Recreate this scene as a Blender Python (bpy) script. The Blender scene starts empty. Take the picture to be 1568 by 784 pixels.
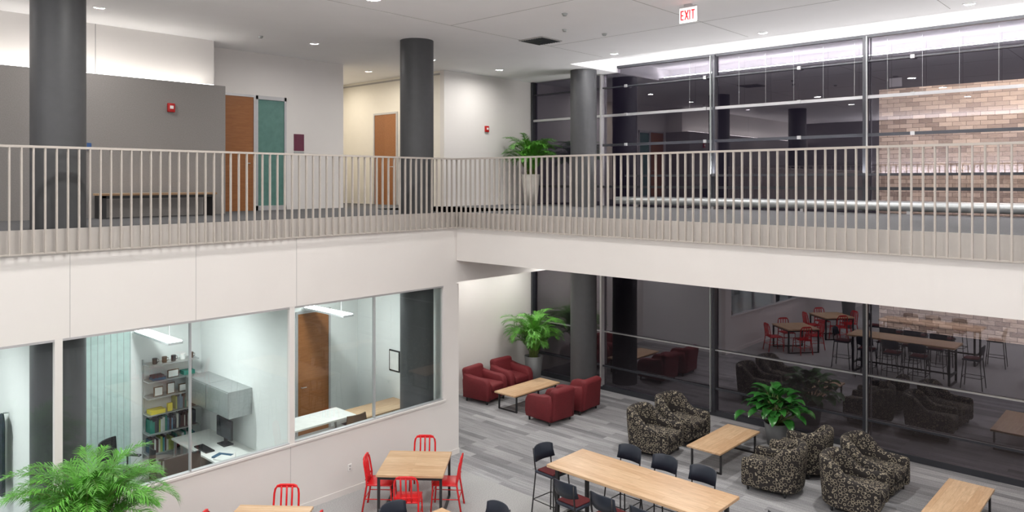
import bpy, bmesh, math, random
from mathutils import Vector, Matrix
random.seed(7)
D=bpy.data; C=bpy.context
EYE=5.35; UF=4.72; CEIL=8.08
YW=10.7; XB=10.0; XG=15.65

# ---------------------------------------------------------------- materials
def newmat(name):
    m=D.materials.new(name); m.use_nodes=True
    nt=m.node_tree; b=nt.nodes['Principled BSDF']
    return m,nt,b
def simple(name,col,rough=.5,metal=0,var=0.0,scale=8,bump=0,spec=.5):
    m,nt,b=newmat(name)
    b.inputs['Roughness'].default_value=rough
    b.inputs['Metallic'].default_value=metal
    b.inputs['Specular IOR Level'].default_value=spec
    b.inputs['Base Color'].default_value=(*col,1)
    if var or bump:
        tc=nt.nodes.new('ShaderNodeTexCoord'); n=nt.nodes.new('ShaderNodeTexNoise')
        n.inputs['Scale'].default_value=scale; n.inputs['Detail'].default_value=4
        nt.links.new(tc.outputs['Object'],n.inputs['Vector'])
        if var:
            r=nt.nodes.new('ShaderNodeValToRGB')
            r.color_ramp.elements[0].position=.3; r.color_ramp.elements[1].position=.7
            r.color_ramp.elements[0].color=(*[max(0,c*(1-var)) for c in col],1)
            r.color_ramp.elements[1].color=(*[min(1,c*(1+var)) for c in col],1)
            nt.links.new(n.outputs['Fac'],r.inputs['Fac']); nt.links.new(r.outputs['Color'],b.inputs['Base Color'])
        if bump:
            bp=nt.nodes.new('ShaderNodeBump'); bp.inputs['Strength'].default_value=bump; bp.inputs['Distance'].default_value=.01
            nt.links.new(n.outputs['Fac'],bp.inputs['Height']); nt.links.new(bp.outputs['Normal'],b.inputs['Normal'])
    return m
def emis(name,col,s):
    m,nt,b=newmat(name)
    b.inputs['Base Color'].default_value=(*col,1)
    b.inputs['Emission Color'].default_value=(*col,1); b.inputs['Emission Strength'].default_value=s
    return m
def glass(name,tint,f0,fmax=.9):
    m=D.materials.new(name); m.use_nodes=True; nt=m.node_tree; nt.nodes.clear()
    o=nt.nodes.new('ShaderNodeOutputMaterial'); mx=nt.nodes.new('ShaderNodeMixShader')
    t=nt.nodes.new('ShaderNodeBsdfTransparent'); t.inputs[0].default_value=(*tint,1)
    g=nt.nodes.new('ShaderNodeBsdfGlossy'); g.inputs['Roughness'].default_value=0.0; g.inputs[0].default_value=(.95,.90,1,1)
    lw=nt.nodes.new('ShaderNodeLayerWeight'); lw.inputs[0].default_value=.5
    p=nt.nodes.new('ShaderNodeMath'); p.operation='POWER'; p.inputs[1].default_value=4.5
    ma=nt.nodes.new('ShaderNodeMath'); ma.operation='MULTIPLY_ADD'; ma.inputs[1].default_value=fmax-f0; ma.inputs[2].default_value=f0
    nt.links.new(lw.outputs['Facing'],p.inputs[0]); nt.links.new(p.outputs[0],ma.inputs[0])
    nt.links.new(ma.outputs[0],mx.inputs[0]); nt.links.new(t.outputs[0],mx.inputs[1]); nt.links.new(g.outputs[0],mx.inputs[2])
    nt.links.new(mx.outputs[0],o.inputs[0])
    return m
def wood(name,c1,c2,sx=.12,sy=1.2,rough=.4):
    m,nt,b=newmat(name); b.inputs['Roughness'].default_value=rough
    tc=nt.nodes.new('ShaderNodeTexCoord')
    br=nt.nodes.new('ShaderNodeTexBrick'); br.inputs['Scale'].default_value=1
    br.inputs['Brick Width'].default_value=sy; br.inputs['Row Height'].default_value=sx
    br.inputs['Mortar Size'].default_value=0.0008
    br.inputs['Color1'].default_value=(*c1,1); br.inputs['Color2'].default_value=(*c2,1)
    br.inputs['Mortar'].default_value=(*[c*.5 for c in c2],1)
    mp=nt.nodes.new('ShaderNodeMapping'); mp.inputs['Scale'].default_value=(2.5,22,22)
    n=nt.nodes.new('ShaderNodeTexNoise'); n.inputs['Scale'].default_value=1.5; n.inputs['Detail'].default_value=6
    n.inputs['Distortion'].default_value=.8
    nt.links.new(tc.outputs['Object'],br.inputs['Vector']); nt.links.new(tc.outputs['Object'],mp.inputs['Vector'])
    nt.links.new(mp.outputs[0],n.inputs['Vector'])
    r=nt.nodes.new('ShaderNodeValToRGB'); r.color_ramp.elements[0].position=.3; r.color_ramp.elements[1].position=.75
    r.color_ramp.elements[0].color=(.8,.75,.68,1); r.color_ramp.elements[1].color=(1.05,1.05,1.05,1)
    nt.links.new(n.outputs['Fac'],r.inputs['Fac'])
    mx=nt.nodes.new('ShaderNodeMix'); mx.data_type='RGBA'; mx.blend_type='MULTIPLY'; mx.inputs['Factor'].default_value=1
    nt.links.new(br.outputs['Color'],mx.inputs[6]); nt.links.new(r.outputs['Color'],mx.inputs[7])
    nt.links.new(mx.outputs[2],b.inputs['Base Color'])
    return m
def carpet(name,plank):
    m,nt,b=newmat(name); b.inputs['Roughness'].default_value=.95; b.inputs['Specular IOR Level'].default_value=.1
    tc=nt.nodes.new('ShaderNodeTexCoord')
    n=nt.nodes.new('ShaderNodeTexNoise'); n.inputs['Scale'].default_value=60; n.inputs['Detail'].default_value=3
    nt.links.new(tc.outputs['Object'],n.inputs['Vector'])
    if plank:
        mp=nt.nodes.new('ShaderNodeMapping'); mp.inputs['Rotation'].default_value=(0,0,math.pi/2)
        nt.links.new(tc.outputs['Object'],mp.inputs['Vector'])
        br=nt.nodes.new('ShaderNodeTexBrick'); br.inputs['Scale'].default_value=1; br.offset=.37; br.offset_frequency=2
        br.inputs['Brick Width'].default_value=1.3; br.inputs['Row Height'].default_value=.16
        br.inputs['Mortar Size'].default_value=0.0; br.inputs['Bias'].default_value=0
        br.inputs['Color1'].default_value=(.40,.40,.41,1); br.inputs['Color2'].default_value=(.22,.22,.23,1)
        nt.links.new(mp.outputs[0],br.inputs['Vector'])
        mp2=nt.nodes.new('ShaderNodeMapping'); mp2.inputs['Scale'].default_value=(16,1.1,1)
        n2=nt.nodes.new('ShaderNodeTexNoise'); n2.inputs['Scale'].default_value=1.3; n2.inputs['Detail'].default_value=3
        nt.links.new(tc.outputs['Object'],mp2.inputs['Vector']); nt.links.new(mp2.outputs[0],n2.inputs['Vector'])
        r2=nt.nodes.new('ShaderNodeValToRGB'); r2.color_ramp.elements[0].position=.35; r2.color_ramp.elements[1].position=.65
        r2.color_ramp.elements[0].color=(.85,.85,.86,1); r2.color_ramp.elements[1].color=(1.1,1.1,1.1,1)
        nt.links.new(n2.outputs['Fac'],r2.inputs['Fac'])
        mA=nt.nodes.new('ShaderNodeMix'); mA.data_type='RGBA'; mA.blend_type='MULTIPLY'; mA.inputs['Factor'].default_value=1
        nt.links.new(br.outputs['Color'],mA.inputs[6]); nt.links.new(r2.outputs['Color'],mA.inputs[7]); src=mA.outputs[2]
    r=nt.nodes.new('ShaderNodeValToRGB'); r.color_ramp.elements[0].position=.35; r.color_ramp.elements[1].position=.65
    r.color_ramp.elements[0].color=(.8,.8,.8,1); r.color_ramp.elements[1].color=(1.1,1.1,1.1,1)
    nt.links.new(n.outputs['Fac'],r.inputs['Fac'])
    mx=nt.nodes.new('ShaderNodeMix'); mx.data_type='RGBA'; mx.blend_type='MULTIPLY'; mx.inputs['Factor'].default_value=1
    if plank: nt.links.new(src,mx.inputs[6])
    else: mx.inputs[6].default_value=(.42,.42,.42,1) if plank is False else (.13,.13,.135,1)
    nt.links.new(r.outputs['Color'],mx.inputs[7]); nt.links.new(mx.outputs[2],b.inputs['Base Color'])
    return m
def stone(name):
    m,nt,b=newmat(name); b.inputs['Roughness'].default_value=.9
    tc=nt.nodes.new('ShaderNodeTexCoord')
    sep=nt.nodes.new('ShaderNodeSeparateXYZ'); cmb=nt.nodes.new('ShaderNodeCombineXYZ')
    nt.links.new(tc.outputs['Object'],sep.inputs[0]); nt.links.new(sep.outputs['Y'],cmb.inputs['X']); nt.links.new(sep.outputs['Z'],cmb.inputs['Y'])
    br=nt.nodes.new('ShaderNodeTexBrick'); br.inputs['Scale'].default_value=1
    br.inputs['Brick Width'].default_value=.3; br.inputs['Row Height'].default_value=.11; br.inputs['Mortar Size'].default_value=.005
    br.inputs['Color1'].default_value=(.66,.56,.44,1); br.inputs['Color2'].default_value=(.28,.22,.17,1); br.inputs['Mortar'].default_value=(.12,.09,.07,1)
    nt.links.new(cmb.outputs[0],br.inputs['Vector'])
    n=nt.nodes.new('ShaderNodeTexNoise'); n.inputs['Scale'].default_value=9; n.inputs['Detail'].default_value=5
    nt.links.new(cmb.outputs[0],n.inputs['Vector'])
    bp=nt.nodes.new('ShaderNodeBump'); bp.inputs['Strength'].default_value=.8; bp.inputs['Distance'].default_value=.05
    nt.links.new(n.outputs['Fac'],bp.inputs['Height']); nt.links.new(bp.outputs[0],b.inputs['Normal'])
    nt.links.new(br.outputs['Color'],b.inputs['Base Color'])
    return m
def pattern(name):
    m,nt,b=newmat(name); b.inputs['Roughness'].default_value=.9
    tc=nt.nodes.new('ShaderNodeTexCoord'); v=nt.nodes.new('ShaderNodeTexVoronoi'); v.inputs['Scale'].default_value=17
    v.inputs['Randomness'].default_value=.8
    nt.links.new(tc.outputs['Object'],v.inputs['Vector'])
    s=nt.nodes.new('ShaderNodeMath'); s.operation='SUBTRACT'; s.inputs[1].default_value=.42
    a=nt.nodes.new('ShaderNodeMath'); a.operation='ABSOLUTE'; l=nt.nodes.new('ShaderNodeMath'); l.operation='LESS_THAN'; l.inputs[1].default_value=.06
    nt.links.new(v.outputs['Distance'],s.inputs[0]); nt.links.new(s.outputs[0],a.inputs[0]); nt.links.new(a.outputs[0],l.inputs[0])
    mx=nt.nodes.new('ShaderNodeMix'); mx.data_type='RGBA'
    mx.inputs[6].default_value=(.024,.020,.019,1); mx.inputs[7].default_value=(.31,.27,.20,1)
    nt.links.new(l.outputs[0],mx.inputs[0]); nt.links.new(mx.outputs[2],b.inputs['Base Color'])
    return m

M={}
M['white']=simple('paint_white',(.74,.715,.69),.6,var=.01,scale=2)
M['ceil']=simple('ceiling_white',(.90,.895,.90),.8,var=.01,scale=2)
M['graypanel']=simple('acoustic_panel_gray',(.26,.245,.235),.9,var=.08,scale=60,bump=.2)
M['backwall']=simple('paint_gray',(.22,.21,.22),.8,var=.03)
M['officewall']=simple('office_paint',(.80,.82,.81),.7,var=.01)
M['cream']=simple('corridor_paint',(.80,.77,.70),.7,var=.01)
M['column']=simple('column_charcoal',(.062,.064,.068),.5,var=.05)
M['rail']=simple('rail_taupe',(.47,.43,.39),.4,var=.02)
M['kick']=simple('kick_plate',(.50,.47,.44),.6,var=.02)
M['groove']=simple('groove_gray',(.42,.41,.40),.8,var=.02)
M['black']=simple('black_metal',(.02,.02,.022),.4,var=.1)
M['mull']=simple('mullion_dark',(.035,.037,.045),.35,var=.05)
M['silver']=simple('aluminium',(.55,.55,.56),.4,.5,var=.03)
M['steel']=simple('brushed_steel',(.45,.47,.47),.38,.7,var=.05,scale=20)
M['glass']=glass('curtain_glass',(.76,.72,.80),.165)
M['oglass']=glass('office_glass',(.86,.93,.915),.055)
M['frost']=simple('frosted_green',(.10,.22,.19),.25,var=.1)
M['frost2']=simple('frosted_pale',(.52,.66,.63),.3,var=.05)
M['wood']=wood('butcher_block',(.71,.51,.33),(.60,.39,.23))
M['door']=wood('door_veneer',(.36,.15,.055),(.31,.125,.043),.5,3,.35)
M['red']=simple('red_enamel',(.72,.015,.02),.25,var=.03)
M['redfab']=simple('red_upholstery',(.15,.011,.016),.75,var=.12,scale=30,bump=.15)
M['navy']=simple('navy_plastic',(.018,.024,.038),.4,var=.05)
M['padred']=simple('seat_pad_red',(.10,.01,.013),.8,var=.1)
M['pattern']=pattern('pattern_upholstery')
M['planks']=carpet('carpet_planks',True)
M['plain']=carpet('carpet_plain',False)
M['dcarpet']=carpet('carpet_dark',None)
M['palm']=simple('palm_leaf',(.09,.31,.03),.45,var=.5,scale=5)
M['leaf']=simple('broad_leaf',(.025,.14,.022),.3,var=.5,scale=7)
M['stem']=simple('stem',(.16,.22,.06),.6,var=.2)
M['pot']=simple('pot_gray',(.16,.165,.17),.6,var=.05)
M['potl']=simple('pot_beige',(.58,.55,.5),.6,var=.05)
M['soil']=simple('soil',(.04,.025,.015),.95,var=.3,scale=40)
M['stone']=stone('limestone')
M['ground']=simple('asphalt_night',(.02,.02,.02),.9,var=.2)
M['cove']=emis('led_cove',(1,.98,.98),85)
M['cove2']=emis('led_cove_soft',(1,.96,.90),9)
M['pend']=emis('pendant_diffuser',(.95,1,1),9)
M['sign']=emis('exit_panel',(1,.97,.95),.5)
M['signred']=emis('exit_red',(.9,.03,.04),.4)
M['maroon']=simple('sign_maroon',(.13,.02,.05),.4,var=.1)
M['alarm']=simple('alarm_red',(.45,.01,.01),.35,var=.05)
M['paper']=simple('paper',(.8,.8,.78),.7,var=.05)
M['yellow']=simple('yellow_plastic',(.75,.62,.05),.4,var=.05)
M['screen']=simple('screen_dark',(.02,.03,.04),.15,var=.1)
M['navyfab']=simple('coat_navy',(.015,.02,.035),.9,var=.3,scale=12)
M['brown']=simple('brown_mesh',(.12,.07,.04),.7,var=.1)
M['blue']=simple('blue_plastic',(.03,.09,.25),.5,var=.05)
bookcols=[(.5,.5,.45),(.05,.12,.2),(.02,.2,.15),(.6,.6,.6),(.1,.05,.05),(.3,.35,.1),(.05,.05,.06),(.12,.25,.35)]
for i,c in enumerate(bookcols): M['book%d'%i]=simple('book_cover_%d'%i,c,.6,var=.05)

# ---------------------------------------------------------------- mesh builder
class MB:
    def __init__(s): s.v=[];s.f=[];s.m=[];s.mats=[];s.sm=[]
    def mi(s,k):
        if k not in s.mats: s.mats.append(k)
        return s.mats.index(k)
    def add(s,vs,fs,k,smooth=False,M4=None):
        o=len(s.v); i=s.mi(k)
        for v in vs:
            v=Vector(v); s.v.append(M4@v if M4 else v)
        for f in fs: s.f.append([a+o for a in f]); s.m.append(i); s.sm.append(smooth)
    def box(s,x0,x1,y0,y1,z0,z1,k,M4=None):
        vs=[(x,y,z) for x in(x0,x1) for y in(y0,y1) for z in(z0,z1)]
        s.add(vs,[(0,1,3,2),(4,6,7,5),(0,4,5,1),(2,3,7,6),(0,2,6,4),(1,5,7,3)],k,False,M4)
    def rbox(s,x0,x1,y0,y1,z0,z1,r,k,seg=3,M4=None):
        bm=bmesh.new(); bmesh.ops.create_cube(bm,size=1)
        for v in bm.verts: v.co=Vector(((x0+x1)/2+v.co.x*(x1-x0),(y0+y1)/2+v.co.y*(y1-y0),(z0+z1)/2+v.co.z*(z1-z0)))
        bmesh.ops.bevel(bm,geom=bm.edges[:],offset=r,segments=seg,profile=.5,affect='EDGES')
        bm.verts.index_update()
        s.add([v.co.copy() for v in bm.verts],[[v.index for v in f.verts] for f in bm.faces],k,True,M4); bm.free()
    def loft(s,rings,k,cap=True,smooth=True,closed=True,M4=None):
        n=len(rings[0]); vs=[p for r in rings for p in r]; fs=[]
        for i in range(len(rings)-1):
            for j in range(n if closed else n-1):
                a=i*n+j; b=i*n+(j+1)%n; fs.append((a,b,b+n,a+n))
        if cap: fs.append(list(range(n))[::-1]); fs.append([(len(rings)-1)*n+j for j in range(n)])
        s.add(vs,fs,k,smooth,M4)
    def tube(s,pts,r,k,n=8,M4=None):
        pts=[Vector(p) for p in pts]; rings=[]
        for i,p in enumerate(pts):
            d=(pts[min(i+1,len(pts)-1)]-pts[max(i-1,0)]).normalized()
            up=Vector((0,0,1)) if abs(d.z)<.9 else Vector((0,1,0))
            a=d.cross(up).normalized(); b=d.cross(a)
            rr=r[i] if isinstance(r,(list,tuple)) else r
            rings.append([p+a*rr*math.cos(t*2*math.pi/n)+b*rr*math.sin(t*2*math.pi/n) for t in range(n)])
        s.loft(rings,k,M4=M4)
    def cyl(s,x,y,z0,z1,r0,r1,k,n=24):
        s.loft([[(x+r*math.cos(t*2*math.pi/n),y+r*math.sin(t*2*math.pi/n),z) for t in range(n)] for r,z in((r0,z0),(r1,z1))],k)
    def mesh(s,name):
        me=D.meshes.new(name); me.from_pydata(s.v,[],s.f)
        for k in s.mats: me.materials.append(M[k])
        me.polygons.foreach_set('material_index',s.m); me.polygons.foreach_set('use_smooth',s.sm)
        me.update(); bm=bmesh.new(); bm.from_mesh(me); bmesh.ops.recalc_face_normals(bm,faces=bm.faces[:]); bm.to_mesh(me); bm.free()
        return me
    def obj(s,name,loc=(0,0,0),rot=0,sub=0,autosmooth=True):
        me=s.mesh(name)
        if autosmooth:
            try: me.set_sharp_from_angle(angle=math.radians(40))
            except Exception: pass
        return place(me,name,loc,rot,sub)
def place(me,name,loc=(0,0,0),rot=0,sub=0):
    o=D.objects.new(name,me); C.collection.objects.link(o); o.location=loc; o.rotation_euler=(0,0,rot)
    if sub:
        md=o.modifiers.new('s','SUBSURF'); md.levels=sub; md.render_levels=sub
    return o
def B(name,x0,x1,y0,y1,z0,z1,k):
    mb=MB(); mb.box(x0,x1,y0,y1,z0,z1,k); return mb.obj(name,autosmooth=False)
def plane(name,pts,k):
    me=D.meshes.new(name); me.from_pydata(pts,[],[(0,1,2,3)]); me.materials.append(M[k]); return place(me,name)

# ---------------------------------------------------------------- shell
XL=-4.5; YS=-5.0
B('floor_lounge',9.5,XG,YS,13.65,-.1,0,'planks')
B('floor',XL,9.5,YS,13.9,-.1,0,'plain')
B('wall_office_lower',XL,10.05,YW,YW+.12,0,1.13,'white')
B('wall_office_pier',9.71,10.05,YW,YW+.12,1.13,3.33,'white')
B('wall_fascia_left',XL,10.0,YW,YW+.12,3.33,4.72,'white')
B('wall_fascia_right',XB,XB+.15,YS,YW+.12,3.79,4.72,'white')
B('trim_bulkhead',XB,XG-.1,YW+.0,YW+.5,3.365,3.8,'white')
B('floor_upper_left',XL,12.33,YW+.12,18,4.5,UF,'dcarpet')
B('floor_upper_right',XB+.15,XG-.06,YS,13.65,4.5,UF,'dcarpet')
B('ceiling_office',XL,XB,YW+.12,13.9,3.33,3.45,'white')
B('ceiling_lounge',XB+.15,XG-.06,YS,YW,3.79,3.9,'white')
B('ceiling_lounge_rear',XB,XG-.06,YW+.5,13.65,3.4,3.5,'white')
B('wall_office_back',XL,9.95,13.9,14.02,0,3.33,'officewall')
B('wall_office_divider',6.37,6.45,YW+.12,13.9,0,3.33,'officewall')
B('wall_office_west',3.0,3.1,11.55,13.9,0,3.33,'officewall')
B('wall_lounge_left',9.95,10.05,YW+.12,13.9,0,3.33,'officewall')
B('wall_lounge_back',10.05,XG,13.65,13.8,0,4.5,'white')
B('baseboard_office',XL,10.06,YW-.012,YW,0,.1,'white')
B('baseboard_lounge',10.05,XG-.1,13.635,13.65,0,.1,'white')
mb=MB(); mb.box(XL,6.78,13.75,14.1,UF,7.17,'graypanel'); mb.box(6.66,6.78,14.1,14.75,UF,7.17,'graypanel'); mb.obj('wall_acoustic_panel',autosmooth=False)
mb=MB(); mb.box(XL,6.72,14.1,14.2,6.9,CEIL,'white'); mb.box(6.6,6.72,14.2,14.75,7.17,CEIL,'white')
for x in (1.2,2.9,4.6): mb.box(x-.006,x+.006,14.095,14.1,7.17,CEIL,'groove')
mb.obj('wall_soffit_upper',autosmooth=False)
B('trim_cove_led_strip',XL,6.6,13.86,13.93,7.17,7.19,'cove2')
B('wall_upper_doors',6.6,10.15,14.75,14.9,UF,CEIL,'white')
B('wall_corridor_left',10.05,10.15,14.9,18,UF,CEIL,'cream')
B('wall_corridor_right',12.33,12.45,13.8,18,UF,CEIL,'cream')
B('wall_corridor_end',10.05,12.45,18,18.1,UF,CEIL,'cream')
B('wall_upper_back',12.33,XG,13.65,13.8,UF,CEIL,'white')
B('baseboard_upper',12.33,XG-.1,13.635,13.65,UF,UF+.1,'white')
B('trim_corridor_shadow_line',12.31,12.33,13.8,18,7.98,8.02,'groove')  # gray strip imitates the dark shadow line along the wall top
B('wall_west',XL-.15,XL,YS,18,0,8.5,'backwall')
B('wall_south',XL,XG,YS-.15,YS,0,8.5,'backwall')
# ceiling
B('ceiling',XL,13.7,YS,18.1,CEIL,CEIL+.06,'ceil')
B('ceiling_glass_side',13.7,XG+.1,10.8,13.8,CEIL,CEIL+.06,'ceil')
mb=MB(); mb.box(13.0,XG+.15,YS,10.8,8.42,8.48,'ceil'); mb.box(13.0,13.1,YS,10.8,CEIL+.06,8.42,'ceil'); mb.box(13.1,XG+.1,10.8,10.9,CEIL+.06,8.42,'ceil')
mb.box(XG-.02,XG+.12,YS,10.8,8.25,8.42,'ceil'); mb.obj('ceiling_cove',autosmooth=False)
B('trim_glass_cove_led',13.5,13.6,YS+.1,10.7,CEIL+.06,CEIL+.09,'cove')
mb=MB()
for y in (2.9,6.28,9.66): mb.box(XL,13.4,y-.006,y+.006,CEIL-.002,CEIL,'groove')
for x in (2.9,5.9,8.88,11.6): mb.box(x-.006,x+.006,YS,9.66,CEIL-.002,CEIL,'groove')
mb.obj('trim_ceiling_joints',autosmooth=False)
mb=MB()
for x in (1.55,3.19,4.83,6.47): mb.box(x-.003,x+.003,YW-.002,YW,3.33,4.43,'groove')
mb.box(6.36,6.366,YW-.002,YW,.1,1.1,'groove')
mb.box(XL,9.7,YW-.03,YW,1.1,1.13,'white')
mb.obj('trim_fascia_joints',autosmooth=False)

for (x,y) in ((3.2,11.2),(9.42,11.22),(14.75,11.2)):
    mb=MB(); mb.cyl(x,y,0,CEIL,.325,.325,'column',48); mb.obj('round_column')

# ---------------------------------------------------------------- office glazing
def mull(mb,x,w,k): mb.box(x-w/2,x+w/2,YW-.005,YW+.08,1.13,3.33,k)
mb=MB()
for x in (3.06,6.39,9.69): mull(mb,x,.09,'white')
mull(mb,-.3,.09,'white')
mb.box(XL,9.71,YW-.004,YW+.08,3.30,3.33,'silver'); mb.box(XL,9.71,YW-.004,YW+.08,1.13,1.15,'silver')
for x in (4.76,8.03,1.4): mull(mb,x,.008,'silver')
mb.obj('window_frame_office',autosmooth=False)
for i,(a,b) in enumerate(((XL,-.35),(-.25,1.39),(1.41,3.01),(3.11,4.75),(4.77,6.34),(6.44,8.02),(8.04,9.65))):
    plane('window_%d'%(i+1),[(a,YW+.04,1.15),(b,YW+.04,1.15),(b,YW+.04,3.3),(a,YW+.04,3.3)],'oglass')
# ---------------------------------------------------------------- curtain wall
plane('window_8',[(XG,YS,.12),(XG,13.65,.12),(XG,13.65,3.9),(XG,YS,3.9)],'glass')
plane('window_9',[(XG,YS,4.6),(XG,13.65,4.6),(XG,13.65,8.25),(XG,YS,8.25)],'glass')
mb=MB()
mb.box(XG-.06,XG+.06,YS,13.65,0,.12,'mull')
mb.box(XG-.05,XG+.08,YS,13.65,3.85,4.65,'mull')
mb.box(XG-.04,XG+.06,YS,13.65,8.19,8.25,'mull')
for y in (13.6,8.12,4.87,1.62,-1.63): 
    mb.box(XG-.10,XG+.05,y-.03,y+.03,0.1,3.9,'mull'); mb.box(XG-.10,XG+.05,y-.03,y+.03,4.6,8.22,'mull')
for y in (11.25,):
    mb.box(XG-.12,XG+.02,y-.025,y+.025,.1,3.85,'silver'); mb.box(XG-.12,XG+.02,y-.025,y+.025,4.65,8.22,'silver')
for y in (8.17,4.81): mb.box(XG-.16,XG-.10,y-.008,y+.008,.1,3.85,'steel'); mb.box(XG-.16,XG-.10,y-.008,y+.008,4.65,8.2,'steel')
for z,k,h in ((7.01,'silver',.03),(6.26,'mull',.03),(7.72,'mull',.015),(5.2,'mull',.03),(1.5,'steel',.012),(.62,'mull',.02)):
    mb.box(XG-.07,XG-.02,YS,13.6,z-h,z+h,k)
mb.obj('window_frame_curtain_wall',autosmooth=False)
mb=MB()
for z in (6.26,7.01,7.72):
    for i in range(6):
        y=11.2-i*2.166-.7; mb.box(XG-.11,XG-.07,y-.035,y+.035,z-.035,z+.035,'silver')
for i in range(16):
    y=8.7-i*.61; mb.box(XG-.14,XG-.136,y-.002,y+.002,7.01,8.1,'steel')
mb.obj('trim_glazing_clips',autosmooth=False)
mb=MB(); mb.tube([(15.3,YS+.1,UF+.15),(15.3,10.6,UF+.15)],.095,'steel',20)
for i in range(8): 
    y=10+ -i*2; mb.box(15.27,15.33,y-.03,y+.03,UF,UF+.1,'silver')
mb.obj('radiator_pipe')
B('ground_exterior',XG+.1,45,-30,40,-.3,-.1,'ground')
B('wall_exterior_stone',21,21.5,-12,6.2,1.5,7.75,'stone')
B('wall_exterior_base',21.02,21.5,-12,6.2,-.1,1.5,'ground')

# ---------------------------------------------------------------- railing
def railing(name,axis):
    mb=MB(); zt=UF+1.07; zb=UF-.285
    if axis=='x':
        y=YW-.07
        mb.box(XL,9.95,y-.025,y+.025,zt-.03,zt,'rail'); mb.box(XL,9.95,y-.008,y+.02,zb,zb+.02,'rail')
        mb.box(XL,9.95,YW-.012,YW,zb,UF+.02,'kick')
        n=int((9.93-XL)/.128)
        for i in range(n+1):
            x=9.93-i*.128; mb.box(x-.009,x+.009,y-.02,y+.02,zb,zt-.03,'rail')
    else:
        x=XB-.07
        mb.box(x-.025,x+.025,YS,YW-.045,zt-.03,zt,'rail'); mb.box(x-.008,x+.02,YS,YW-.06,zb,zb+.02,'rail')
        mb.box(XB-.012,XB,YS,YW-.01,zb,UF+.02,'kick')
        n=int((YW-.2-YS)/.128)
        for i in range(1,n+1):
            y=YW-.07-i*.128; mb.box(x-.02,x+.02,y-.009,y+.009,zb,zt-.03,'rail')
    return mb.obj(name,autosmooth=False)
railing('balcony_railing','x'); railing('balcony_railing','y')

# ---------------------------------------------------------------- furniture
def armchair_mesh(name,fab):
    mb=MB(); path=[]
    R=.32; yc=.08; yf=-.34
    for i in range(5): path.append((-R,yf+(yc-yf)*i/5,Vector((-1,0,0))))
    for i in range(13):
        t=math.pi-i*math.pi/12; c,s_=math.cos(t),math.sin(t); e=.72
        path.append((R*math.copysign(abs(c)**e,c),yc+.31*abs(s_)**e,Vector((c,s_,0)).normalized()))
    for i in range(5): path.append((R,yc-(yc-yf)*(i+1)/5,Vector((1,0,0))))
    N=len(path); rings=[]
    def ring(x,y,n,h,w,z0=.09):
        c=Vector((x,y,0)); out=[]
        lean=.07*max(0,n.y)
        for o,z in ((-.45,z0),(-.5,z0+.04),(-.5,h*.55),(-.5,h-.07),(-.38,h-.02),(0,h),(.38,h-.02),(.5,h-.07),(.5,h*.55),(.5,z0+.04),(.45,z0)):
            p=c+n*(o*w+lean*(z/h)); out.append((p.x,p.y,z))
        return out
    for i,(x,y,n) in enumerate(path):
        u=min(1,max(0,(y+.0)/.30)); u=u*u*(3-2*u); h=.57+.27*u; w=.15
        if i==0: rings.append(ring(x,y-.05,n,h-.05,.09,.13)); rings.append(ring(x,y-.035,n,h-.015,.13,.10))
        rings.append(ring(x,y,n,h,w))
        if i==N-1: rings.append(ring(x,y-.035,n,h-.015,.13,.10)); rings.append(ring(x,y-.05,n,h-.05,.09,.13))
    mb.loft(rings,fab)
    mb.rbox(-.24,.24,-.42,.28,.29,.45,.05,fab,4)
    mb.rbox(-.24,.24,-.36,.2,.09,.29,.02,fab,2)
    for x in(-.3,.3):
        for y in(-.3,.28): mb.cyl(x,y,0,.1,.02,.028,'black',10)
    return mb.mesh(name)
def club_mesh(name,fab):
    mb=MB()
    for s in(-1,1):
        xa,xb=sorted((s*.23,s*.41))
        prof=[(-.38,.09),(-.41,.2),(-.40,.46),(-.34,.565),(-.24,.60),(0,.61),(.2,.63),(.36,.66),(.40,.5),(.38,.09)]
        rings=[]
        for k_,ins in ((0,.05),(.12,.015),(.3,0),(.7,0),(.88,.015),(1,.05)):
            x=xa+(xb-xa)*k_
            cy,cz=0,.35
            rings.append([(x,cy+(y-cy)*(1-ins*1.5),cz+(z-cz)*(1-ins*2)) for y,z in prof])
        mb.loft(rings,fab)
    Mx=Matrix.Rotation(math.radians(-8),4,'X')
    mb.rbox(-.34,.34,.18,.38,.12,.83,.075,fab,5,Mx)
    mb.rbox(-.24,.24,-.42,.26,.28,.46,.06,fab,4); mb.rbox(-.24,.24,-.37,.3,.09,.3,.02,fab,2)
    for x in(-.33,.33):
        for y in(-.32,.3): mb.cyl(x,y,0,.1,.02,.028,'black',10)
    return mb.mesh(name)
ar=club_mesh('red_armchair','redfab'); ap=armchair_mesh('patterned_armchair','pattern')
PI=math.pi
for x,y,r in ((12.95,12.85,0.12),(13.95,12.9,-.05),(12.85,10.7,PI-.06),(13.88,10.72,PI+.05)):
    place(ar,'red_armchair',(x,y,0),r,0)
for x,y,r in ((12.72,7.88,.1),(13.78,7.9,-.1),(12.6,5.45,PI+.1),(13.75,5.42,PI-.05),(12.72,4.1,0.1),(13.78,4.12,-.08),(12.7,1.2,PI),(13.75,1.2,PI)):
    place(ap,'patterned_armchair',(x,y,0),r,1).scale=(1.08,1.08,1.02)

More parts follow.
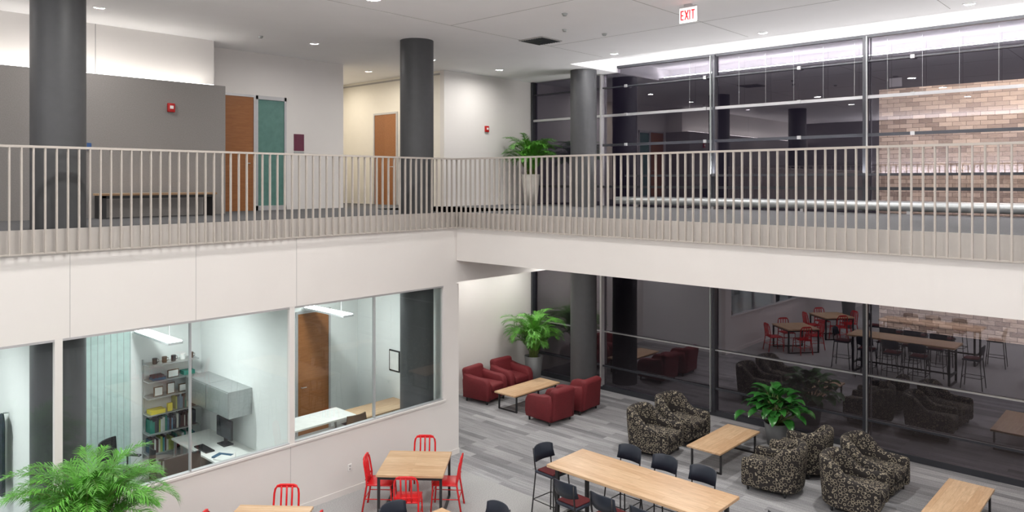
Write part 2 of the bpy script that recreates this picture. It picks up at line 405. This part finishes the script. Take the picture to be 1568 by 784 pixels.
def low_table(name,x0,x1,y0,y1,h=.42):
    L=x1-x0; W=y1-y0; mb=MB()
    mb.rbox(-L/2,L/2,-W/2,W/2,h-.035,h,.004,'wood',1)
    t=.016
    for sx in(-1,1):
        x=sx*(L/2-.12)
        for sy in(-1,1):
            y=sy*(W/2-.05); mb.box(x-t,x+t,y-t,y+t,0,h-.035,'black')
        mb.box(x-t,x+t,-W/2+.05,W/2-.05,0,.03,'black'); mb.box(x-t,x+t,-W/2+.05,W/2-.05,h-.065,h-.035,'black')
    for sy in(-1,1):
        y=sy*(W/2-.05); mb.box(-L/2+.12,L/2-.12,y-t,y+t,h-.065,h-.036,'black')
    mb.obj(name,((x0+x1)/2,(y0+y1)/2,0))
low_table('coffee_table',12.55,14.2,11.5,12.15); low_table('coffee_table',12.42,14.08,6.35,7.03); low_table('coffee_table',12.3,14.0,2.4,3.05)

def bar_table(x0,x1,y0,y1,h=1.05):
    W=x1-x0; L=y1-y0; mb=MB()
    mb.rbox(-L/2,L/2,-W/2,W/2,h-.045,h,.005,'wood',1); t=.025
    for sx in(-1,1):
        x=sx*(L/2-.15)
        for sy in(-1,1):
            y=sy*(W/2-.08); mb.box(x-t,x+t,y-t,y+t,0,h-.045,'black')
        mb.box(x-t,x+t,-W/2+.08,W/2-.08,0.0,.04,'black'); mb.box(x-t,x+t,-W/2+.08,W/2-.08,h-.09,h-.045,'black')
    mb.box(-L/2+.15,L/2-.15,-t,t,.25,.29,'black')
    for sx in (-1,1): mb.box(sx*(L/2-.15)-t,sx*(L/2-.15)+t,-W/2+.08,W/2-.08,.25,.29,'black')
    mb.obj('bar_table',((x0+x1)/2,(y0+y1)/2,0),PI/2)
bar_table(8.66,9.56,4.6,7.28); bar_table(5.68,6.58,4.6,7.33)

def stool_mesh():
    mb=MB(); h=.76
    mb.rbox(-.21,.21,-.2,.2,h-.03,h+.01,.015,'navy',2)
    mb.rbox(-.18,.18,-.18,.16,h+.005,h+.035,.013,'padred',2)
    for sx in(-1,1):
        mb.tube([(sx*.17,-.17,h-.02),(sx*.22,-.23,0)],.011,'black'); 
        mb.tube([(sx*.22,.26,0),(sx*.18,.2,h-.02),(sx*.185,.22,h+.12),(sx*.19,.245,h+.34)],.011,'black')
        mb.tube([(sx*.20,-.205,.3),(sx*.205,.235,.3)],.008,'black')
    mb.tube([(-.2,-.205,.3),(.2,-.205,.3)],.009,'black'); mb.tube([(-.205,.235,.3),(.205,.235,.3)],.008,'black')
    rings=[]
    for i in range(11):
        u=-1+2*i/10; x=.215*u; yy=.275-.07*u*u
        top=h+.37-.03*abs(u)**4; bot=h+.13+.02*abs(u)**3
        rings.append([(x,yy-.02-.03,bot),(x,yy-.012,(top+bot)/2),(x,yy-.0,top-.01),(x,yy+.008,top),(x,yy+.014,top-.01),(x,yy+.006,(top+bot)/2),(x,yy-.03,bot)])
    mb.loft(rings,'navy')
    return mb.mesh('bar_stool')
st=stool_mesh()
S=[]
for y in (6.67,6.02,5.38): S+= [(9.78,y,-PI/2),(8.44,y-.1,PI/2)]
S+=[(9.1,7.52,0),(9.1,4.3,PI)]
for y in (6.75,6.1,5.4): S+=[(6.82,y,-PI/2),(5.45,y,PI/2)]
S+=[(6.1,7.55,0.05),(6.1,4.3,PI)]
for x,y,r in S: place(st,'bar_stool',(x,y,0),r+random.uniform(-.08,.08))

def mchair_mesh():
    mb=MB(); h=.45; r=.0125
    mb.rbox(-.2,.2,-.21,.2,h-.02,h+.01,.012,'red',2)
    for sx in(-1,1):
        mb.tube([(sx*.185,-.19,h-.01),(sx*.20,-.22,0)],r,'red')
        mb.tube([(sx*.192,-.2,.22),(sx*.188,.22,.22)],.008,'red')
    pts=[(-.195,.27,0),(-.185,.2,h-.02),(-.185,.2,h+.08),(-.18,.235,.74),(-.17,.247,.80),(-.14,.255,.845),(-.1,.258,.86),(0,.26,.862),(.1,.258,.86),(.14,.255,.845),(.17,.247,.80),(.18,.235,.74),(.185,.2,h+.08),(.185,.2,h-.02),(.195,.27,0)]
    mb.tube(pts,r+.003,'red')
    for x in(-.08,0,.08):
        mb.tube([(x,.19,h),(x,.212,h+.08),(x,.235,.7),(x,.255,.85)],.014,'red',6)
    mb.tube([(-.185,.215,h+.08),(.185,.215,h+.08)],.011,'red')
    mb.box(-.15,.15,.245,.265,.825,.85,'red')
    mb.tube([(-.19,-.2,.3),(.19,-.2,.3)],.008,'red'); mb.tube([(-.185,.23,.22),(.185,.23,.22)],.008,'red')
    return mb.mesh('red_metal_chair')
mc=mchair_mesh()
ex=Vector((.64,-.77)); ey=Vector((.77,.64)); TR=math.atan2(-.77,.64)
def cafe_table(cx,cy):
    mb=MB(); h=.75; W=.53; L=.53
    mb.rbox(-W,W,-L,L,h-.04,h,.005,'wood',1); t=.02
    for sx in(-1,1):
        for sy in(-1,1): mb.box(sx*(W-.04)-t,sx*(W-.04)+t,sy*(L-.04)-t,sy*(L-.04)+t,0,h-.04,'black')
        mb.box(sx*(W-.04)-t,sx*(W-.04)+t,-L+.04,L-.04,h-.08,h-.04,'black'); mb.box(-W+.04,W-.04,sx*(L-.04)-t,sx*(L-.04)+t,h-.08,h-.04,'black')
        mb.box(sx*(W-.04)-t,sx*(W-.04)+t,-L+.04,L-.04,0,.03,'black')
    mb.obj('cafe_table',(cx,cy,0),TR)
    for k,(u,v,r) in enumerate(((0,.72,0),(0,-.62,PI),(-.56,.0,PI/2),(.5,.05,-PI/2))):
        p=Vector((cx,cy))+ex*u+ey*v
        place(mc,'red_metal_chair',(p.x,p.y,0),TR+r+random.uniform(-.06,.06))
cafe_table(7.86,9.4); cafe_table(5.09,9.27); cafe_table(7.9,2.4)

# ---------------------------------------------------------------- plants
def pot(mb,h,r0,r1,k):
    n=28; prof=[(r0,0),(r1,h),(r1-.03,h),(r1-.04,h-.06)]
    mb.loft([[(r*math.cos(t*2*PI/n),r*math.sin(t*2*PI/n),z) for t in range(n)] for r,z in prof],k)
    mb.cyl(0,0,h-.07,h-.05,r1-.04,r1-.04,'soil',n)
def clampv(p,loc,lim):
    x=min(p.x,lim[0]-loc[0]); y=min(p.y,lim[1]-loc[1]); return Vector((x,y,p.z))
def palm(loc,ph,pk,H,nf,seed,lim=(99,99),name='potted_palm'):
    rnd=random.Random(seed); mb=MB(); pot(mb,ph,.17,.24,pk)
    for i in range(nf):
        az=i*2.399+rnd.uniform(-.3,.3); f=(i+.5)/nf
        el=math.radians(89-26*f**1.1+rnd.uniform(-4,4)); L=H*(1.0-.35*f)*rnd.uniform(.85,1.08)
        p=Vector((rnd.uniform(-.09,.09),rnd.uniform(-.09,.09),ph-.06)); hd=Vector((math.cos(az),math.sin(az),0)); side=Vector((-hd.y,hd.x,0))
        n=22; pts=[p.copy()]; dirs=[]
        bend=rnd.uniform(1.5,2.4)
        for j in range(n):
            u=j/(n-1); e=el-bend*u**2.4
            d=hd*math.cos(e)+Vector((0,0,1))*math.sin(e); dirs.append(d); p=p+d*(L/n); pts.append(clampv(p,loc,lim))
        mb.tube(pts[::3]+[pts[-1]],[.008*(1-.8*k/8) for k in range(len(pts[::3])+1)],'stem',5)
        for j in range(18,n*4):
            q=j/4; ji=min(n-1,int(q)); u=q/n; pp=pts[ji].lerp(pts[ji+1],q-int(q)); d=dirs[ji]; up=side.cross(d).normalized()
            if up.z<0: up=-up
            ll=.21*math.sin(PI*min(1,max(.1,(u-.12)*1.08)))**.6*rnd.uniform(.8,1.15)*(H/1.35)
            for s in(-1,1):
                a=rnd.uniform(.5,.9)
                ld=(side*s*a+d*.9+up*rnd.uniform(.1,.5)).normalized()
                w=ld.cross(up).normalized()*.0055
                p1=pp+ld*ll*.5; p2=pp+ld*ll+Vector((0,0,-ll*.3))
                mb.add([clampv(v,loc,lim) for v in (pp-w*.4,pp+w*.4,p1-w,p1+w,p2)],[(0,1,3,2),(2,3,4)],'palm',False)
    return mb.obj(name,loc,autosmooth=False)
palm((14.7,12.8,0),.78,'pot',1.6,55,1,(15.45,13.6)); palm((14.65,12.85,UF),.8,'potl',1.45,55,2,(15.45,13.6)); palm((3.0,9.4,0),.98,'pot',1.7,70,3,(99,10.6))
def broad(loc,seed):
    rnd=random.Random(seed); mb=MB(); pot(mb,.45,.18,.25,'pot'); lim=(15.45,99)
    for i in range(85):
        az=i*2.399; f=(i+.5)/85; el=math.radians(86-58*f+rnd.uniform(-8,8)); L=rnd.uniform(.3,.66)
        hd=Vector((math.cos(az),math.sin(az),0)); side=Vector((-hd.y,hd.x,0))
        p=Vector((rnd.uniform(-.08,.08),rnd.uniform(-.08,.08),.4)); d=hd*math.cos(el)+Vector((0,0,math.sin(el)))
        q=p+d*L; mb.tube([clampv(v,loc,lim) for v in (p,p.lerp(q,.5)+Vector((0,0,.03)),q)],.006,'stem',4)
        bl=rnd.uniform(.26,.36); bw=rnd.uniform(.085,.12); vs=[];n=7; e=el-.3
        c=q.copy()
        for j in range(n+1):
            u=j/n; w=bw*math.sin(PI*min(1,u**.75))**.8 if 0<u<1 else .002
            dd=hd*math.cos(e)+Vector((0,0,math.sin(e))); up=side.cross(dd)
            if up.z<0: up=-up
            vs+=[clampv(c-side*w+up*w*.35,loc,lim),clampv(c,loc,lim),clampv(c+side*w+up*w*.35,loc,lim)]
            c=c+dd*(bl/n); e-=.22
        fs=[]
        for j in range(n): fs+=[(j*3,j*3+1,j*3+4,j*3+3),(j*3+1,j*3+2,j*3+5,j*3+4)]
        mb.add(vs,fs,'leaf',True)
    return mb.obj('potted_broadleaf_plant',loc,autosmooth=False)
broad((14.75,6.3,0),5)

# ---------------------------------------------------------------- upper level items
def door(name,axis,a0,a1,pos,z0,h,handle):
    mb=MB(); t=.05
    if axis=='x':
        mb.box(a0,a1,pos-.02,pos,z0,z0+h,'door')
        mb.box(a0-t,a0,pos-.035,pos,z0,z0+h+t,'silver'); mb.box(a1,a1+t,pos-.035,pos,z0,z0+h+t,'silver'); mb.box(a0,a1,pos-.035,pos,z0+h,z0+h+t,'silver')
        mb.tube([(handle,pos-.02,z0+1),(handle,pos-.07,z0+1),(handle+(.1 if handle<(a0+a1)/2 else -.1),pos-.07,z0+1)],.01,'silver')
    else:
        mb.box(pos-.02,pos,a0,a1,z0,z0+h,'door')
        mb.box(pos-.035,pos,a0-t,a0,z0,z0+h+t,'silver'); mb.box(pos-.035,pos,a1,a1+t,z0,z0+h+t,'silver'); mb.box(pos-.035,pos,a0,a1,z0+h,z0+h+t,'silver')
        mb.tube([(pos-.02,handle,z0+1),(pos-.07,handle,z0+1),(pos-.07,handle+(.1 if handle<(a0+a1)/2 else -.1),z0+1)],.01,'silver')
    return mb.obj(name,autosmooth=False)
door('door_1','x',7.0,7.88,14.749,UF,2.4,7.78)
door('door_2','y',15.5,16.42,12.329,UF,2.4,15.6)
door('door_3','x',8.42,9.17,13.899,0,2.55,8.5)
mb=MB(); mb.box(7.97,8.6,14.735,14.75,UF+.1,UF+2.37,'frost')
for a in (7.93,8.6): mb.box(a,a+.05,14.71,14.75,UF,UF+2.45,'silver')
mb.box(7.93,8.65,14.71,14.75,UF+2.37,UF+2.45,'silver'); mb.box(7.93,8.65,14.71,14.75,UF,UF+.1,'silver')
mb.obj('window_sidelight',autosmooth=False)
mb=MB(); mb.box(8.85,9.1,14.735,14.75,UF+1.3,UF+1.67,'maroon'); mb.box(8.85,9.1,14.735,14.75,UF+1.24,UF+1.28,'steel'); mb.obj('room_sign')
def alarm(x,y,z):
    mb=MB(); mb.rbox(x-.065,x+.065,y-.05,y,z-.08,z+.08,.01,'alarm',2); mb.box(x-.03,x+.03,y-.06,y-.05,z-.02,z+.035,'paper'); mb.obj('fire_alarm')
alarm(5.74,13.749,EYE+1.33); alarm(13.8,13.649,EYE+1.35)
mb=MB(); mb.box(4.4,6.35,13.2,13.6,.385,.42,'wood',None)
for x in(4.42,6.27): mb.box(x,x+.06,13.22,13.58,0,.385,'black')
mb.box(4.42,6.33,13.54,13.58,.33,.385,'black'); mb.box(4.42,6.33,13.22,13.26,.345,.385,'black')
mb.obj('bench',(0,0,UF))
mb=MB(); mb.rbox(4.35,4.42,13.73,13.75,UF+1.15,UF+1.27,.005,'blue',1); mb.obj('card_reader')
e=D.objects.new('exit_sign',None); C.collection.objects.link(e); e.location=(10.3,5.8,CEIL)
mb=MB(); mb.box(-.03,.03,-.06,.06,-.03,0,'silver'); mb.box(-.004,.004,-.15,.15,-.28,-.05,'sign'); mb.box(-.02,.02,-.15,.15,-.05,-.03,'silver')
o=mb.obj('panel'); o.parent=e
mb=MB()
def seg(a,b,w=.011):
    (y0,z0),(y1,z1)=a,b; d=Vector((y1-y0,z1-z0)); n=Vector((-d.y,d.x)).normalized()*w
    mb.add([(x,y0+s*n.x,z0+s*n.y) if t==0 else (x,y1+s*n.x,z1+s*n.y) for x in(-.0075,-.0045) for (t,s) in((0,-1),(0,1),(1,1),(1,-1))],[(0,1,2,3),(7,6,5,4),(0,4,5,1),(1,5,6,2),(2,6,7,3),(3,7,4,0)],'signred')
zt,zb,zm=-.09,-.24,-.165
seg((.12,zt),(.12,zb));seg((.12,zt+-.01),(.075,zt-.01));seg((.12,zm),(.08,zm));seg((.12,zb+.01),(.075,zb+.01))
seg((.055,zt),(-.005,zb));seg((-.005,zt),(.055,zb));seg((-.03,zt),(-.03,zb));seg((-.085,zt),(-.085,zb));seg((-.055,zt-.01),(-.115,zt-.01))
o=mb.obj('letters'); o.parent=e
mb=MB(); mb.box(10.7,11.3,9.1,9.7,CEIL-.02,CEIL,'groove')
for i in range(9): mb.box(10.73,11.27,9.13+i*.062,9.16+i*.062,CEIL-.03,CEIL-.02,'mull')
mb.obj('air_vent',autosmooth=False)
for x,y in ((10.5,8.4),(11.3,8.1),(7.1,13.0),(9.5,7.6)):
    mb=MB(); mb.cyl(0,0,-.042,-.003,.03,.05,'steel',16); mb.obj('sprinkler_head',(x,y,CEIL))

# ---------------------------------------------------------------- office interiors
def pendant(x):
    mb=MB(); mb.box(x-.12,x+.12,12.35,13.8,2.66,2.70,'silver'); mb.box(x-.11,x+.11,12.37,13.78,2.70,2.715,'pend')
    for y in(12.6,13.5): mb.tube([(x,y,2.7),(x,y,3.33)],.004,'steel',5)
    mb.obj('pendant_light',autosmooth=False)
pendant(5.24); pendant(8.62); pendant(1.5)
mb=MB(); x0,x1=5.3,6.2; zs=(2.08,1.79,1.5,1.2,.86,.5)
for z in zs: mb.box(x0,x1,13.6,13.898,z-.02,z,'steel')
for x in (x0,x1-.02,): mb.box(x,x+.02,13.86,13.898,.4,2.15,'steel')
mb.obj('bookshelf',autosmooth=False)
mb=MB(); rnd=random.Random(3)
for z in (1.2,.86,.5):
    x=x0+.05 if z<1 else x0+.5
    while x<x1-.06:
        w=rnd.uniform(.018,.045); h=rnd.uniform(.19,.27); mb.box(x,x+w-.002,13.66,13.86,z,z+h,'book%d'%rnd.randrange(8)); x+=w
mb.box(5.4,5.62,13.66,13.84,1.79,1.83,'book1'); mb.box(5.41,5.6,13.67,13.84,1.83,1.87,'book4'); mb.box(5.95,6.15,13.66,13.84,1.79,1.86,'book2')
mb.obj('books',autosmooth=False)
mb=MB()
for x,z,w,h in ((5.42,1.5,.16,.17),(5.65,1.5,.14,.2),(5.86,1.5,.18,.14),(5.66,1.79,.2,.14)):
    mb.box(x,x+w,13.68,13.7,z,z+h,'brown'); mb.box(x+.015,x+w-.015,13.672,13.68,z+.015,z+h-.015,'paper')
mb.obj('photo_frames',autosmooth=False)
mb=MB(); mb.box(5.35,5.6,13.62,13.82,1.2,1.27,'yellow'); mb.box(5.65,5.73,13.64,13.7,1.2,1.34,'yellow'); mb.obj('desk_organizer')
def mug(x,y,z,k):
    mb=MB(); mb.cyl(0,0,0,.1,.04,.043,k,16); mb.tube([(.04,0,.08),(.07,0,.07),(.07,0,.03),(.04,0,.02)],.006,k,6); mb.obj('coffee_mug',(x,y,z))
for x in (5.45,5.62,5.78,5.95,6.1): mug(x,13.72,2.08,random.choice(['brown','black','paper','blue']))
mb=MB()
for i in range(2):
    y0=11.95+i*.82; mb.box(5.95,6.368,y0,y0+.81,1.35,1.80,'steel'); mb.box(5.935,5.95,y0+.01,y0+.80,1.37,1.78,'steel')
mb.obj('overhead_cabinet',autosmooth=False)
mb=MB(); mb.box(6.452,6.87,11.95,13.85,1.35,1.80,'steel'); mb.obj('overhead_cabinet',autosmooth=False)
mb=MB(); mb.box(5.65,6.36,11.1,13.5,.72,.75,'paper'); mb.box(4.3,5.65,11.1,11.8,.72,.75,'paper')
for x,y in((5.7,13.45),(4.35,11.15),(4.35,11.75),(6.3,11.15)): mb.box(x-.02,x+.02,y-.02,y+.02,0,.72,'steel')
mb.box(5.8,6.3,12.9,13.48,0,.72,'steel'); mb.obj('office_desk',autosmooth=False)
mb=MB(); mb.box(8.7,9.93,11.9,12.6,.72,.75,'wood'); mb.box(7.2,8.7,12.2,12.9,.72,.75,'paper')
for x,y in((8.75,11.95),(9.85,12.5),(7.25,12.25),(7.25,12.85),(8.65,12.85)): mb.box(x-.02,x+.02,y-.02,y+.02,0,.72,'steel')
mb.obj('office_desk',autosmooth=False)
def monitor(x,y,r):
    mb=MB(); mb.rbox(-.27,.27,-.02,.02,.12,.46,.008,'black',1); mb.box(-.255,.255,-.022,-.02,.135,.445,'screen'); mb.box(-.03,.03,0,.04,.02,.2,'black'); mb.rbox(-.13,.13,-.08,.1,0,.02,.005,'black',1)
    mb.obj('computer_monitor',(x,y,.75),r)
monitor(6.15,12.5,-PI/2); monitor(4.9,11.3,PI)
mb=MB()
for i in range(7):
    a=rnd.uniform(-.5,.5); x,y=rnd.uniform(5.78,5.95),rnd.uniform(11.35,12.0)
    mb.box(-.1,.1,-.14,.14,0,.004+.004*i,['paper','book1','paper','book4'][i%4],Matrix.Translation((x,y,.75))@Matrix.Rotation(a,4,'Z'))
mb.obj('papers',autosmooth=False)
mb=MB(); mb.rbox(5.72,5.88,12.3,12.75,.75,.775,.005,'black',1); mb.obj('keyboard')
mb=MB(); mb.rbox(-.05,.05,-.09,.09,0,.05,.01,'black',2); mb.rbox(-.04,.0,-.11,.11,.05,.08,.01,'black',2); mb.obj('desk_phone',(6.1,11.5,.75),.3)
def ochair(x,y,r,k='black'):
    mb=MB(); mb.rbox(-.25,.25,-.24,.24,.43,.5,.03,k,2)
    rings=[]
    for i in range(9):
        u=-1+i/4; yy=.27-.05*u*u; rings.append([(.23*u,yy,.56),(.235*u,yy+.03,.8),(.2*u,yy+.02,1.02),(.2*u,yy+.045,1.02),(.235*u,yy+.055,.8),(.23*u,yy+.025,.56)])
    mb.loft(rings,k); mb.tube([(0,.2,.45),(0,.3,.5),(0,.31,.75)],.02,'black'); mb.tube([(0,0,.1),(0,0,.44)],.03,'black')
    for i in range(5):
        a=i*2*PI/5; mb.tube([(0,0,.11),(.3*math.cos(a),.3*math.sin(a),.07)],.018,'black'); mb.rbox(.3*math.cos(a)-.025,.3*math.cos(a)+.025,.3*math.sin(a)-.025,.3*math.sin(a)+.025,0,.06,.012,'black',2)
    for s in(-1,1): mb.tube([(s*.25,.1,.46),(s*.3,.1,.5),(s*.3,.1,.66)],.014,'black',6); mb.rbox(s*.3-.03,s*.3+.03,-.15,.15,.66,.69,.01,'black',1)
    mb.obj('office_chair',(x,y,0),r)
ochair(4.7,13.2,.6); ochair(3.9,12.45,2.6); ochair(5.2,12.45,1.3); ochair(8.2,11.75,PI,'brown')
mb=MB(); mb.box(4.35,5.1,13.87,13.898,.1,2.7,'frost2')
for i in range(8): mb.box(4.35+i*.105,4.355+i*.105,13.865,13.87,.1,2.7,'silver')
mb.obj('window_blinds',autosmooth=False)
mb=MB(); mb.box(9.935,9.949,12.4,12.75,1.3,1.75,'black'); mb.box(9.93,9.935,12.43,12.72,1.33,1.72,'paper'); mb.obj('framed_picture')
mb=MB(); mb.rbox(9.93,9.949,13.2,13.27,1.3,1.42,.004,'paper',1); mb.obj('thermostat')
mb=MB(); rings=[]
for z,w,d in ((1.98,.05,.04),(1.92,.16,.07),(1.8,.22,.09),(1.4,.2,.08),(.9,.24,.1),(.85,.23,.09)):
    rings.append([(2.93-d*.5+d*.5*math.cos(t*PI/6),12.72+w*math.sin(t*PI/6)*(1+.08*math.cos(t*2.3)),z) for t in range(12)])
mb.loft(rings,'navyfab'); mb.tube([(2.99,12.72,1.98),(2.92,12.72,1.99)],.01,'steel'); mb.obj('hanging_coat')
mb=MB(); mb.rbox(7.45,7.53,YW-.012,YW,.38,.5,.004,'paper',1); mb.box(7.475,7.505,YW-.014,YW-.011,.4,.43,'groove'); mb.box(7.475,7.505,YW-.014,YW-.011,.45,.48,'groove'); mb.obj('wall_outlet')

# ---------------------------------------------------------------- lights
def downlight(x,y,z,p,r=.075,col=(1,.97,.93),spread=170):
    mb=MB(); n=20
    mb.loft([[(rr*math.cos(t*2*PI/n),rr*math.sin(t*2*PI/n),zz) for t in range(n)] for rr,zz in((r+.02,0),(r+.02,-.008),(r,-.008),(r,0))],'ceil',cap=False)
    o=mb.obj('recessed_downlight',(x,y,z))
    l=D.lights.new('lamp','AREA'); l.shape='DISK'; l.size=2*r; l.energy=p; l.color=col; l.spread=math.radians(spread)
    lo=D.objects.new('lamp',l); C.collection.objects.link(lo); lo.parent=o; lo.location=(0,0,-.005)
P=42
for y in (12.6,9.2,5.9,2.6,-.7,-4): downlight(13.2,y,CEIL,P*.7)
for x,y in ((11.1,12.7),(8.2,12.9),(4.2,12.7),(1,12.7),(-2.5,12.7)): downlight(x,y,CEIL,P*.6)
for x in (-2.8,.4,3.6,6.8):
    for y in (9.1,5.5,1.9,-2.2): downlight(x,y,CEIL,P*1.2,.1)
for y in (2.6,-2,6.2): downlight(9.6,y-.6,CEIL,P*1.2,.1)
for x,y in ((11.2,15.2),(11.2,17.2)): downlight(x,y,CEIL,P*.5,col=(1,.90,.76))
for y in (10.0,7.4,4.4,1.6,-1.5): downlight(12.9,y,3.79,34)
for x in (11.3,13.2,14.7): downlight(x,12.8,3.4,20)
for x,y in ((5.0,12.3),(8.3,12.3),(1.5,12.3),(-1.5,12.3)): downlight(x,y,3.33,40,.1,(.98,1,1))
def fill_uplight(x,y,z,lx,ly,p):  # upward fill lamp with housing, added only to brighten the ceiling
    mb=MB(); mb.box(-lx/2-.02,lx/2+.02,-ly/2-.02,ly/2+.02,-.05,0,'mull'); o=mb.obj('ceiling_fill_uplight',(x,y,z),autosmooth=False)
    l=D.lights.new('lamp','AREA'); l.shape='RECTANGLE'; l.size=lx; l.size_y=ly; l.energy=p; l.color=(1,.98,.97)
    lo=D.objects.new('lamp',l); C.collection.objects.link(lo); lo.parent=o; lo.location=(0,0,.004); lo.rotation_euler=(PI,0,0)
fill_uplight(XL+.2,3.5,5.6,.1,14,620)
fill_uplight(4.5,YS+.2,5.6,16,.1,620)
fill_uplight(15.44,2.9,5.50,.05,15,230)
def ext(x,y,z,p,tgt,col=(1,.88,.72),s=1.0):
    l=D.lights.new('exterior_wall_washer','AREA'); l.size=s; l.energy=p; l.color=col
    o=D.objects.new('exterior_wall_washer',l); C.collection.objects.link(o); o.location=(x,y,z)
    o.rotation_euler=(Vector(tgt)-Vector((x,y,z))).to_track_quat('-Z','Y').to_euler()
ext(18.0,3.5,8.8,190,(21,3.2,5),s=.6); ext(18.0,-2.5,8.8,190,(21,-2.5,5),s=.6); ext(18.3,2,.6,20,(21,2,3),s=.5)

w=D.worlds.new('night'); C.scene.world=w; w.use_nodes=True
bg=w.node_tree.nodes['Background']; bg.inputs[0].default_value=(.02,.016,.03,1); bg.inputs[1].default_value=.4

# ---------------------------------------------------------------- camera
cam=D.cameras.new('camera'); co=D.objects.new('camera',cam); C.collection.objects.link(co)
co.location=(0,0,EYE); co.rotation_euler=(PI/2,0,math.radians(42.7-90))
cam.sensor_width=36; cam.lens=1140/1568*36; cam.shift_y=-115/1568; cam.clip_start=.05; cam.clip_end=200
C.scene.camera=co
C.scene.view_settings.view_transform='Standard'
C.scene.view_settings.look='None'
C.scene.view_settings.exposure=.3
